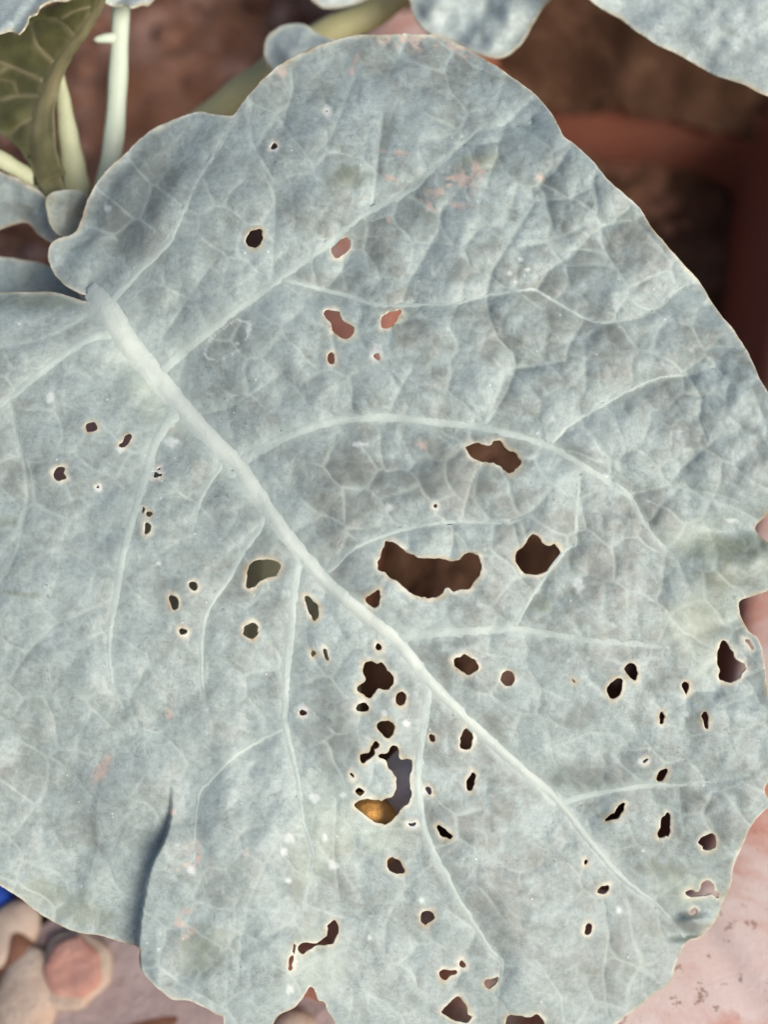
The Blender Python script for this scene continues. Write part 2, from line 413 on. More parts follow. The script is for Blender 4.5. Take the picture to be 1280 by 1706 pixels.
# ================================================================ ground and soil
def ground():
    a = np.concatenate((np.linspace(-3, -0.62, 10), np.arange(-0.6, 0.601, 0.004), np.linspace(0.62, 3, 10)))
    X, Y = np.meshgrid(a, a + 0.12)
    near = np.exp(-np.maximum(np.hypot(X, Y - 0.12) - 0.5, 0) * 8)
    Z = ((fbm(X * 14 + 40, Y * 14 + 40, 5) - 0.5) * 0.030 + np.abs(fbm(X * 45 + 9, Y * 45 + 9, 3) - 0.5) * 0.022) * near
    # the front left of the bed is trodden flat
    flat = sstep(0.10, 0.02, Y) * sstep(0.05, -0.02, X)
    Z = Z * (1 - 0.75 * flat)
    H, W = X.shape; idx = np.arange(H * W).reshape(H, W)
    f = np.stack((idx[:-1, :-1], idx[:-1, 1:], idx[1:, 1:], idx[1:, :-1]), -1).reshape(-1, 4).tolist()
    o = link('ground', mesh_np('ground', np.stack((X, Y, Z), -1).reshape(-1, 3), f), M['ground'])
    tag(o, 'dusty reddish brown soil ground under the plant', 'ground', 'structure')
ground()

# ================================================================ planter (long terracotta trough under the leaf)
RIM_Z = 0.082
def planter():
    # inner edge of the rim, given by its four corners on the rim's level
    tl, tr, br, bl = (PZ(655, 30, RIM_Z), PZ(1275, 105, RIM_Z), PZ(1262, 1560, RIM_Z), PZ(650, 1345, RIM_Z))
    c = (tl + tr + br + bl) / 4
    ux = ((tr - tl) + (br - bl)); ux[2] = 0; w = np.linalg.norm(ux) / 4; ux = ux / np.linalg.norm(ux)
    uy = np.array((-ux[1], ux[0], 0)); h = np.linalg.norm((tl - bl) + (tr - br)) / 4
    root = bpy.data.objects.new('planter', None); COL.objects.link(root)
    root.location = (c[0], c[1], 0)
    tag(root, 'long weathered pink terracotta planter with lime-stained rim under the holed leaf', 'planter')
    NS = 240
    th = np.linspace(0, 2 * math.pi, NS, endpoint=False)
    def loop(off, z, e=11.0, wob=0.0):
        cs, sn = np.cos(th), np.sin(th)
        x = np.sign(cs) * np.abs(cs) ** (2 / e) * (w + off); y = np.sign(sn) * np.abs(sn) ** (2 / e) * (h + off)
        zz = z + wob * (vnoise(th * 4, th * 0 + 3) - 0.5)
        return np.stack((ux[0] * x + uy[0] * y, ux[1] * x + uy[1] * y, zz * np.ones(NS)), 1)
    T = 0.062
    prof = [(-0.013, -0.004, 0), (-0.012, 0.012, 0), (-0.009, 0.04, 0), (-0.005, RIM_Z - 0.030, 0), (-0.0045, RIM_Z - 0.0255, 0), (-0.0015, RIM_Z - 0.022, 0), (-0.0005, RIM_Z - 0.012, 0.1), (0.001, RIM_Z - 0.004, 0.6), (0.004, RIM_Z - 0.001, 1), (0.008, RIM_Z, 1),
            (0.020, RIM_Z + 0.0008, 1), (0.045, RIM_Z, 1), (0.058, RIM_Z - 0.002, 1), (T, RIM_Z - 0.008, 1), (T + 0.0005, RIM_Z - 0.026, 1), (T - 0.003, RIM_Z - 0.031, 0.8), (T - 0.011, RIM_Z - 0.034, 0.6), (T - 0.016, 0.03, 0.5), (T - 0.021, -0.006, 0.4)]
    V = np.concatenate([loop(o, z, 11.0, 0.002 if z > 0.045 else 0) for o, z, _ in prof])
    f = []
    n = len(prof)
    for a in range(n - 1):
        for k in range(NS): f.append((a * NS + k, a * NS + (k + 1) % NS, (a + 1) * NS + (k + 1) % NS, (a + 1) * NS + k))
    f.append([k for k in range(NS)])
    f = [tuple(reversed(q)) for q in f]
    me = mesh_np('planter_wall', V, f)
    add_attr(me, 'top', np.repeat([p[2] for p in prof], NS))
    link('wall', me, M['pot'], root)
    # the soil in it
    u, v = np.meshgrid(np.linspace(-1, 1, 70), np.linspace(-1, 1, 110))
    x = u * (w - 0.003); y = v * (h - 0.003)
    z = 0.010 + (fbm(x * 50 + 3, y * 50 + 8, 4) - 0.5) * 0.022
    Vs = np.stack((ux[0] * x + uy[0] * y + c[0], ux[1] * x + uy[1] * y + c[1], z), -1).reshape(-1, 3)
    idx = np.arange(u.size).reshape(u.shape)
    fs = np.stack((idx[:-1, :-1], idx[:-1, 1:], idx[1:, 1:], idx[1:, :-1]), -1).reshape(-1, 4).tolist()
    s = link('planter_soil', mesh_np('planter_soil', Vs, fs), M['soil'])
    tag(s, 'dark brown soil filling the terracotta planter', 'soil', 'structure')
    return c, ux, uy, w, h
PL = planter()
def bank():
    """soil heaped against and over the far end of the planter"""
    c, ux, uy, w, h = PL
    u, v = np.meshgrid(np.linspace(-0.195, 0.30, 140), np.linspace(-0.014, 0.30, 90))
    edge = 0.012 * (fbm(u * 30 + 4, u * 0 + 2, 3) - 0.5)
    z = RIM_Z - 0.040 + 0.070 * sstep(-0.012, 0.004, v + edge) + 0.034 * (fbm(u * 36 + 9, v * 36 + 9, 4) - 0.5) + 0.012 * np.abs(fbm(u * 80, v * 80, 2) - 0.5)
    z = (z + 0.02) * sstep(-0.195, -0.16, u + 0.05 * (fbm(v * 30, u * 0, 2) - 0.5)) - 0.02
    x = c[0] + ux[0] * u + uy[0] * (h + v); y = c[1] + ux[1] * u + uy[1] * (h + v)
    idx = np.arange(u.size).reshape(u.shape)
    f = np.stack((idx[:-1, :-1], idx[:-1, 1:], idx[1:, 1:], idx[1:, :-1]), -1).reshape(-1, 4).tolist()
    o = link('soil_bank', mesh_np('soil_bank', np.stack((x, y, z), -1).reshape(-1, 3), f), M['soil'])
    tag(o, 'dark crumbly soil heaped over the far end of the planter', 'soil', 'structure')
bank()

# ================================================================ the cabbage plant
plant = bpy.data.objects.new('cabbage_plant', None); COL.objects.link(plant)
tag(plant, 'grey-green cabbage plant with large hole-riddled leaf and pale stalks', 'plant')

# ---- the big leaf: outline, holes and veins in photograph pixels of its own plane
OUT = [(152,495),(135,490),(107,475),(86,450),(79,420),(91,400),(122,387),(134,366),(146,330),(174,287),(207,256),(250,216),
 (290,198),(328,187),(352,189),(384,192),(396,180),(420,150),(455,115),(480,100),(520,79),(560,65),(600,57),(650,57),(700,56),(735,63),
 (780,81),(830,111),(875,143),(905,171),(930,206),(942,229),(956,239),(985,266),(1020,306),(1064,343),(1081,372),(1110,406),(1154,455),
 (1170,476),(1195,516),(1225,551),(1246,584),(1265,626),(1285,660),(1310,705),(1320,760),(1305,812),(1284,852),(1259,880),(1276,900),
 (1310,925),(1312,962),(1283,984),(1248,996),(1233,1003),(1236,1028),(1247,1050),(1264,1064),(1273,1090),(1280,1150),(1292,1200),
 (1296,1260),(1284,1298),(1274,1316),(1284,1340),(1262,1364),(1246,1390),(1232,1420),(1222,1446),(1218,1475),(1206,1502),(1195,1531),
 (1180,1550),(1165,1560),(1147,1566),(1135,1590),(1126,1611),(1117,1636),(1085,1661),(1055,1685),(1028,1706),(985,1750),(900,1790),
 (760,1810),(640,1790),(590,1752),(562,1708),(548,1688),(541,1669),(531,1666),(525,1650),(515,1643),(505,1661),(489,1680),(466,1690),
 (455,1706),(448,1745),(420,1790),(392,1770),(376,1722),(372,1694),(360,1690),(345,1680),(316,1667),(286,1665),(260,1645),(236,1618),
 (232,1596),(231,1578),(195,1567),(160,1556),(128,1553),(85,1535),(40,1502),(0,1474),(-45,1445),(-80,1350),(-95,1150),(-98,850),
 (-92,620),(-70,520),(-40,494),(0,488),(26,486),(60,485),(88,486),(118,494),(140,500)]
OUT = spline(OUT, 4)
def zp(ox, oy, s, pts): return spline([(ox + x * s, oy + y * s) for x, y in pts], 5)
def ze(ox, oy, s, x, y, rx, ry=None, rot=0):
    ry = ry or rx; t = np.linspace(0, 2 * math.pi, 22, endpoint=False)
    k = 1 + 0.10 * np.sin(2 * t + x) + 0.07 * np.sin(3 * t + y)
    a = np.cos(t) * rx * k; b = np.sin(t) * ry * k; c_, s_ = math.cos(rot), math.sin(rot)
    return np.stack((ox + (x + a * c_ - b * s_) * s, oy + (y + a * s_ + b * c_) * s), 1)
K = 450 / 1280; Q = 400 / 1280
A1 = (0, 0, K); A2 = (420, 0, K); A4 = (0, 550, K); A5 = (420, 550, K); A6 = (830, 550, K)
B2 = (420, 1050, K); B3 = (420, 1350, K); B4 = (880, 1000, Q); B5 = (880, 1306, Q)
HOLES = [
 zp(*A5, [(638,1000),(690,1018),(735,1050),(790,1080),(860,1085),(900,1084),(940,1096),(985,1090),(1010,1065),(1050,1055),(1080,1075),(1088,1120),(1075,1165),(1050,1200),(1020,1228),(960,1235),(938,1219),(915,1228),(900,1255),(850,1272),(800,1265),(750,1245),(715,1215),(700,1195),(660,1180),(630,1150),(600,1130),(598,1100),(612,1070),(618,1030)]),
 zp(*A5, [(1012,560),(1030,540),(1070,535),(1125,545),(1140,525),(1175,525),(1210,565),(1245,580),(1270,615),(1262,650),(1228,680),(1195,660),(1165,635),(1130,625),(1080,620),(1045,600)]),
 zp(*A5, [(600,1238),(610,1262),(600,1300),(580,1322),(555,1305),(537,1285),(550,1262),(575,1245)]),
 zp(*A5, [(248,1255),(275,1258),(300,1290),(315,1315),(312,1360),(295,1375),(275,1350),(258,1310),(245,1275)]),
 ze(*A5, 288, 1535, 15), zp(*A5, [(340,1500),(358,1525),(360,1565),(345,1550),(332,1520)]), ze(*A5, 602, 1503, 13),
 ze(*A5, 870, 833, 9), ze(*A5, 375, 130, 20, 26), zp(*A5, [(575,115),(590,112),(605,128),(600,138),(582,130)]),
 zp(*A5, [(950,1572),(965,1558),(985,1555),(1010,1538),(1040,1550),(1060,1570),(1075,1605),(1050,1625),(1015,1637),(990,1615),(965,1600)]),
 zp(*A5, [(1180,1650),(1195,1625),(1225,1620),(1248,1645),(1240,1675),(1215,1690),(1190,1680)]),
 zp(*A1, [(1160,1130),(1180,1100),(1210,1088),(1240,1092),(1247,1125),(1235,1155),(1205,1170),(1170,1160)]),
 zp(*A2, [(375,1180),(385,1150),(410,1132),(432,1126),(440,1116),(460,1130),(463,1170),(440,1195),(412,1220),(385,1215)]),
 zp(*A2, [(343,1480),(375,1468),(410,1480),(430,1515),(465,1535),(482,1565),(470,1590),(435,1602),(400,1590),(375,1555),(368,1525),(345,1505)]),
 zp(*A2, [(612,1555),(610,1530),(625,1490),(660,1475),(703,1470),(695,1500),(670,1540),(640,1557)]),
 ze(*A2, 103, 692, 15), ze(*A2, 352, 527, 6),
 zp(*A6, [(80,1075),(95,1045),(120,1020),(140,985),(165,970),(195,985),(215,1015),(240,1025),(265,1012),(292,1035),(297,1065),(270,1100),(230,1145),(190,1162),(140,1158),(105,1135),(90,1105)]),
 zp(*B4, [(510,370),(525,350),(560,340),(583,355),(585,400),(572,428),(550,415),(530,395)]),
 zp(*B4, [(425,490),(435,450),(465,420),(500,420),(505,460),(490,505),(455,530),(432,522)]),
 ze(*B4, 245, 430, 9, 15, -0.5),
 zp(*B4, [(818,460),(830,440),(855,440),(863,465),(850,500),(840,500),(828,480)]),
 zp(*B4, [(710,600),(722,615),(728,650),(715,665),(702,650)]),
 zp(*B4, [(922,615),(935,592),(955,595),(962,640),(955,690),(940,665)]),
 zp(*B4, [(685,955),(695,925),(720,905),(745,900),(740,930),(725,960),(700,965)]),
 zp(*B4, [(605,868),(625,850),(642,848),(632,860),(610,872)]),
 zp(*B4, [(1010,290),(1025,240),(1045,215),(1070,235),(1100,280),(1112,315),(1150,335),(1160,360),(1140,400),(1105,430),(1075,440),(1040,430),(1018,405),(1025,370),(1010,340)]),
 zp(*B4, [(1150,200),(1180,212),(1202,250),(1195,262),(1172,232)]),
 zp(*B4, [(412,1165),(425,1150),(460,1130),(480,1095),(505,1075),(522,1085),(515,1115),(490,1155),(455,1175),(420,1178)]),
 zp(*B4, [(690,1255),(705,1215),(710,1170),(735,1145),(750,1132),(762,1165),(762,1230),(752,1262),(735,1262),(720,1270)]),
 zp(*B5, [(915,310),(935,280),(965,268),(995,272),(1010,300),(1005,335),(985,352),(955,358),(930,350),(932,335),(918,325)]),
 zp(*B5, [(842,580),(860,565),(880,562),(900,572),(918,565),(930,535),(960,515),(985,535),(990,570),(1012,590),(1022,605),(1010,618),(985,592),(950,600),(910,605),(880,608),(855,600)]),
 zp(*B5, [(855,692),(870,670),(890,660),(903,672),(890,692),(870,698)]),
 zp(*B5, [(377,575),(390,550),(420,540),(437,542),(430,565),(410,585),(390,588)]),
 zp(*B5, [(308,790),(310,760),(328,738),(342,755),(338,785),(318,805)]),
 ze(*B5, 308, 423, 6, 12, 0.5),
 spline([(843,1698),(858,1692),(880,1694),(896,1691),(906,1703),(902,1730),(852,1732)], 5),
 zp(*B2, [(530,190),(535,155),(565,145),(590,155),(615,152),(640,185),(665,215),(667,250),(650,275),(620,282),(598,275),(580,300),(560,320),(530,308),(502,290),(500,265),(520,248),(540,235),(530,215)]),
 zp(*B2, [(678,310),(690,293),(715,293),(727,318),(720,348),(700,357),(682,345)]),
 zp(*B2, [(495,360),(505,342),(530,340),(552,358),(545,380),(515,387),(497,375)]),
 ze(*B2, 240, 392, 19), 
 zp(*B2, [(590,460),(600,435),(628,430),(650,432),(675,455),(668,490),(650,512),(630,508),(615,490),(598,480)]),
 zp(*B2, [(590,522),(602,530),(598,550),(580,565),(575,590),(550,610),(528,628),(512,615),(508,590),(530,582),(555,580),(565,550)]),
 zp(*B2, [(605,595),(640,575),(655,552),(685,547),(692,575),(697,610),(730,608),(758,618),(758,660),(750,690),(750,740),(755,780),(740,820),(710,850),(685,880),(655,912),(610,918),(560,895),(520,865),(487,835),(495,815),(530,800),(575,800),(615,803),(640,800),(668,785),(680,750),(683,700),(668,675),(640,645),(630,620)]),
 zp(*B2, [(833,500),(845,487),(865,500),(868,520),(855,530),(840,520)]),
 zp(*B2, [(990,530),(992,495),(1010,470),(1032,472),(1047,500),(1040,545),(1018,562),(995,555)]),
 zp(*B2, [(1015,740),(1018,710),(1035,690),(1045,672),(1062,685),(1060,715),(1045,750),(1028,762)]),
 zp(*B2, [(822,748),(845,745),(855,770),(840,778)]), zp(*B2, [(490,765),(505,745),(530,760),(525,785),(505,788)]),
 zp(*B2, [(465,672),(485,690),(482,708),(470,695)]), zp(*B2, [(737,912),(757,914),(778,905),(778,925),(750,930)]),
 zp(*B2, [(872,930),(890,925),(925,945),(952,975),(940,990),(905,980),(880,955)]),
 zp(*B3, [(640,245),(655,225),(685,230),(715,262),(725,290),(700,303),(670,295),(642,270)]), ze(*B3, 832, 505, 29, 33),
 zp(*B3, [(392,520),(405,545),(405,590),(385,625),(350,635),(310,640),(265,660),(240,678),(218,660),(222,635),(250,625),(290,632),(330,615),(355,595),(360,550),(378,530)]),
 zp(*B3, [(200,632),(207,655),(200,700),(190,750),(178,762),(170,735),(175,700),(190,680)]),
 zp(*B3, [(893,770),(905,752),(940,755),(968,758),(965,778),(940,785),(920,805),(898,795)]), ze(*B3, 998, 730, 18),
 zp(*B3, [(1105,825),(1115,805),(1145,800),(1165,792),(1162,815),(1140,840),(1115,840)]),
 zp(*B3, [(900,960),(930,920),(960,890),(980,882),(1005,905),(1018,940),(1025,970),(1042,978),(1025,1005),(1000,1010),(965,1000),(930,980)]),
 zp(*A4, [(405,465),(420,440),(445,433),(455,455),(445,475),(420,480)]),
 zp(*A4, [(560,550),(565,535),(585,522),(592,498),(612,490),(622,508),(612,535),(590,555),(570,558)]),
 zp(*A4, [(248,680),(258,655),(285,645),(308,652),(300,680),(310,700),(285,714),(258,708)]),
 ze(*A4, 462, 748, 7), zp(*A4, [(708,670),(730,668),(765,682),(745,698),(710,690)]), ze(*A4, 750, 658, 9),
 ze(*A4, 672, 850, 9, 13, -0.5), ze(*A4, 706, 870, 15), ze(*A4, 696, 938, 18, 24), ze(*A4, 917, 1210, 20), ze(*A4, 822, 1290, 23, 33, -0.2),
 ze(*A4, 868, 1428, 18, 20), ze(*A4, 1190, 1425, 32, 41), zp(*A4, [(783,465),(792,455),(803,450),(798,461)]), ze(*A4, 814, 437, 6),
 zp(*A4, [(1168,1190),(1175,1130),(1200,1100),(1245,1090),(1295,1091),(1333,1108),(1328,1138),(1300,1165),(1245,1180),(1215,1205),(1195,1222),(1170,1220)]),
]
MIDRIB = [(149,476,18),(158,489,30),(177,515,41),(215,575,37),(270,640,34),(330,710,29),(395,775,28),(450,855,25),(500,920,24),(560,985,23),(620,1035,22),(665,1072,21),(710,1130,19),(770,1190,17),(850,1265,16),(930,1335,14),(990,1410,11),(1040,1465,9),(1085,1500,8),(1120,1535,6),(1142,1562,4)]
def to_midrib(ln):
    """let a side vein start inside the midrib, a little towards the base"""
    m = spline(MIDRIB, 8, closed=False); d = np.hypot(m[:, 0] - ln[0][0], m[:, 1] - ln[0][1]); i = int(d.argmin())
    if d[i] > 26: return ln
    j = max(i - 3, 0)
    return [(m[j, 0], m[j, 1], ln[0][2] * 0.9)] + ln
LAT = [
 [(178,505,16),(200,484,11),(245,440,8),(280,405,7),(300,365,6),(330,300,5),(370,235,5),(396,192,4)],
 [(258,628,20),(272,615,18),(300,590,15),(350,550,13),(410,505,12),(470,462,10),(530,420,9),(580,380,9),(620,350,8),(680,320,8),(720,285,7),(770,240,6),(800,215,5),(840,212,4),(885,205,3)],
 [(466,464,8),(520,478,6),(570,490,6),(630,508,6),(700,508,5),(760,505,5),(810,493,5),(870,484,5),(893,484,5),(930,505,5),(975,530,4),(1010,537,4),(1060,530,3),(1100,512,3),(1140,475,3),(1165,470,2)],
 [(385,785,21),(398,773,18),(430,752,15),(480,726,14),(540,705,13),(600,697,12),(660,696,12),(730,704,11),(800,712,11),(860,726,10),(920,745,9),(970,775,8),(1010,800,8),(1048,826,7),(1080,880,6),(1110,915,6),(1132,935,5),(1145,975,4)],
 [(915,743,7),(950,708,6),(1000,678,5),(1050,650,5),(1100,630,4),(1145,624,4),(1190,612,3)],
 [(545,952,9),(580,920,7),(620,900,6),(690,878,6),(760,870,5),(850,870,5),(892,848,3)],
 [(655,1066,18),(700,1058,14),(760,1052,13),(820,1050,12),(860,1047,11),(920,1058,10),(980,1067,9),(1060,1074,8),(1115,1079,4)],
 [(858,1047,7),(880,1005,6),(910,960,5),(945,915,5),(960,905,4),(962,850,4),(968,790,3)],
 [(925,1337,11),(980,1325,8),(1030,1316,7),(1090,1308,7),(1130,1308,5),(1200,1300,4),(1250,1290,3)],
 [(192,550,22),(180,555,18),(150,563,14),(100,595,12),(50,635,10),(15,665,8),(-30,700,6)],
 [(292,682,24),(278,705,18),(258,740,14),(240,800,13),(222,860,12),(207,910,12),(198,960,11),(190,1010,10),(183,1050,8),(182,1100,6),(190,1150,5),(205,1180,4)],
 [(436,872,9),(405,920,8),(380,965,7),(350,1010,7),(338,1045,7),(335,1100,6),(338,1150,5),(345,1185,4)],
 [(498,930,17),(494,955,14),(490,990,12),(485,1050,12),(478,1120,11),(474,1180,10),(475,1210,10),(488,1260,8),(497,1310,7),(505,1370,6),(520,1420,5),(515,1470,4),(500,1530,3)],
 [(474,1212,7),(430,1235,6),(390,1260,6),(350,1300,6),(332,1320,6),(325,1370,5),(322,1440,3)],
 [(712,1135,15),(711,1180,12),(702,1240,11),(697,1300,11),(703,1360,10),(718,1410,9),(740,1450,8),(760,1490,8),(790,1540,7),(820,1585,6),(838,1605,5),(830,1650,4),(825,1715,3)],
 [(370,770,8),(345,810,6),(328,850,5),(315,905,3)],
]
LAT = [[(x, y, w * 1.28 if w > 5 else w * 1.1) for x, y, w in to_midrib(l)] for l in LAT]
FINE = [
 [(620,345,5),(625,300,4),(630,250,3),(638,190,3)], [(455,457,4),(453,420,3),(458,360,3),(455,320,3),(440,290,2)],
 [(668,505,3),(680,470,3),(705,430,3),(730,385,3),(735,350,2)],
 [(810,493,4),(820,450,4),(845,410,3),(870,370,3),(890,340,3),(885,315,3),(925,285,2),(950,245,2)],
 [(893,484,4),(915,450,3),(955,425,3),(985,390,3),(1020,370,3),(1050,345,2)],
 [(810,493,3),(815,530,3),(830,565,3),(855,590,3),(860,612,3),(845,650,3),(825,685,3),(808,710,4)],
 [(975,530,3),(960,555,3),(945,580,3),(943,600,3),(900,608,3),(862,614,3)], [(890,335,3),(950,330,3),(985,312,2)],
 [(1048,824,5),(1085,815,4),(1115,808,4),(1135,780,3),(1170,750,3),(1195,730,2)], [(1115,808,4),(1160,818,3),(1200,825,3),(1230,835,2)],
 [(1145,624,3),(1170,665,3),(1165,700,2),(1180,740,2)], [(645,697,3),(660,660,3),(685,615,2)],
 [(755,870,3),(754,905,3),(748,930,2)], [(770,862,3),(780,820,3),(795,780,2)], [(855,872,3),(862,900,3),(872,930,2)],
 [(15,665,5),(25,720,5),(40,780,5),(45,830,5),(35,880,4),(30,910,4),(10,955,4),(-5,975,3)],
 [(140,530,5),(100,552,5),(60,568,5),(0,578,5)], [(188,1000,4),(140,1020,4),(90,1040,4),(50,1080,3),(15,1130,3)],
 [(503,1372,4),(465,1400,4),(440,1440,4),(415,1500,3),(400,1570,3),(395,1640,3)],
 [(720,1440,4),(690,1465,4),(660,1500,4),(642,1540,4),(638,1600,3)],
 [(1005,1500,3),(1015,1560,3),(1005,1620,3),(1012,1690,3)], [(895,1600,3),(935,1660,3),(940,1700,3)],
 [(590,130,3),(575,170,3),(550,230,3),(528,255,3)], [(485,120,3),(487,150,3),(475,190,3),(470,220,2)],
 [(770,240,4),(800,240,3),(830,235,3)], [(830,255,3),(815,290,3),(810,310,2)], [(840,212,3),(870,180,3),(890,165,2)],
 [(420,170,3),(415,200,3),(420,240,3),(455,300,3)], [(545,480,3),(560,460,3),(582,432,2)],
 [(760,1110,3),(815,1090,3),(815,1050,3)], [(1000,1170,3),(1010,1160,3),(980,1130,2)], [(1035,1225,3),(1050,1250,3),(1100,1245,3)],
 [(940,1240,3),(985,1220,3),(1035,1225,3)], [(1140,1170,3),(1110,1190,3),(1090,1170,2)], [(1130,1310,3),(1135,1350,3),(1140,1390,3)],
 [(1085,1500,4),(1120,1480,3),(1150,1460,3)], [(1135,1175,3),(1160,1150,3),(1200,1150,2)], [(330,690,5),(380,680,4),(420,655,3),(470,620,2)],
 [(270,560,4),(330,470,3),(360,430,2)], [(800,1540,3),(770,1600,3),(760,1640,3)], [(560,1330,3),(555,1420,3),(565,1500,2)],
]
SPOTS = [(545,186,7,9),(456,243,9,9),(83,663,6,9),(287,737,12,8),(200,750,7,4),(163,813,6,6),(258,786,15,11),(282,708,9,6),(627,590,10,13),(726,843,8,8),(649,846,6,7),(965,977,8,12),(503,1187,10,10),(524,1330,8,8),(482,1398,7,8),(474,1419,5,6),(542,1396,5,6),(556,1440,8,7),(714,1318,9,9),(686,1374,10,7),(678,1206,6,7),(640,1187,5,6),(572,1325,4,5),(481,1467,5,5),(703,1502,4,5),(1031,1516,4,5),(616,1562,4,4),(483,1649,6,8),(1074,1268,10,4),(265,938,4,5),(178,347,5,6),(880,448,4,3),(868,432,3,3),(850,455,3,3),(860,470,3,3),(600,740,11,4),(395,572,3,3),(1015,795,7,4),(1146,1190,4,4),(318,1450,6,6),(76,1630,4,4),(1220,868,9,4)]
SCARS = [(695,70,40,15,0),(640,66,10,9,0),(770,85,30,8,.4),(755,308,42,22,-.3),(790,285,22,14,-1),(663,256,24,6,.2),(650,298,12,7,.5),(710,340,18,7,.5),(660,365,14,5,-.2),(935,268,14,9,.3),(905,295,10,7,0),(765,345,24,8,.2),(325,1430,26,24,.3),(308,1540,17,24,.4),(170,1280,12,24,.5),(287,1357,7,9,0),(97,1213,7,6,0),(282,1190,7,8,0),(702,742,10,8,.7),(590,110,4,20,.3),(410,1420,5,7,0),(520,150,5,5,0),(470,120,8,8,0),(885,205,10,8,0)]
DULL = [(1105,865,34,28,.5),(965,1190,32,20,-.2),(980,1290,60,22,-.1),(1095,1058,24,14,-.5),(860,740,30,12,.2),(545,470,60,14,.25),(790,275,55,16,-.6),(975,430,40,16,-.7),(940,465,50,14,-.4),(640,240,10,55,.2),(1025,1590,9,45,.1),(1150,1545,22,14,.3),(915,310,24,16,.6),(495,1480,16,22,0),(960,760,34,24,.5),(1020,560,20,20,0),(585,290,24,12,0),(770,450,22,18,0),(380,560,42,22,-.7),(560,1230,46,60,.2),(740,800,60,24,0),(230,340,40,90,.55),(1225,915,24,16,0),(590,780,70,20,.1)]
SCUFFED = [(90,1500,70,22,.3),(140,1520,50,26,.2),(580,295,28,14,0),(340,1580,40,30,.2),(800,270,30,14,0),(10,870,14,10,0),(1210,915,60,20,-.1),(1190,965,40,14,.2),(900,1010,20,12,0),(1110,1450,40,14,0),(30,990,40,5,.1),(60,500,70,13,0)]
YELLOW = [(1165,1045,46,60,.3),(1190,915,70,34,.2),(1190,1110,30,24,0),(545,1390,46,70,.2),(520,1590,40,60,.3),(640,1395,40,22,0),(290,700,30,14,.9),(240,650,22,60,-.6),(1150,1480,40,20,0)]

def blobs(X, Y, L, soft=0.55, rough=0.5, sc=11):
    m = np.zeros(X.shape); nz = (fbm(X / sc + 31, Y / sc + 7, 3) - 0.5) * 2 * rough
    for x, y, a, b, *r in L:
        r = r[0] if r else 0; i0 = X[0, 0]; st = X[0, 1] - X[0, 0]; e = max(a, b) * 1.9 + 4
        r0, r1 = int(max((y - e - Y[0, 0]) / st, 0)), int(max((y + e - Y[0, 0]) / st, 0)) + 1
        c0, c1 = int(max((x - e - i0) / st, 0)), int(max((x + e - i0) / st, 0)) + 1
        xx = X[r0:r1, c0:c1] - x; yy = Y[r0:r1, c0:c1] - y
        if xx.size == 0: continue
        u = (xx * math.cos(r) + yy * math.sin(r)) / a; v = (-xx * math.sin(r) + yy * math.cos(r)) / b
        q = np.hypot(u, v) + nz[r0:r1, c0:c1]
        m[r0:r1, c0:c1] = np.maximum(m[r0:r1, c0:c1], sstep(1 + soft, 1 - soft, q))
    return m

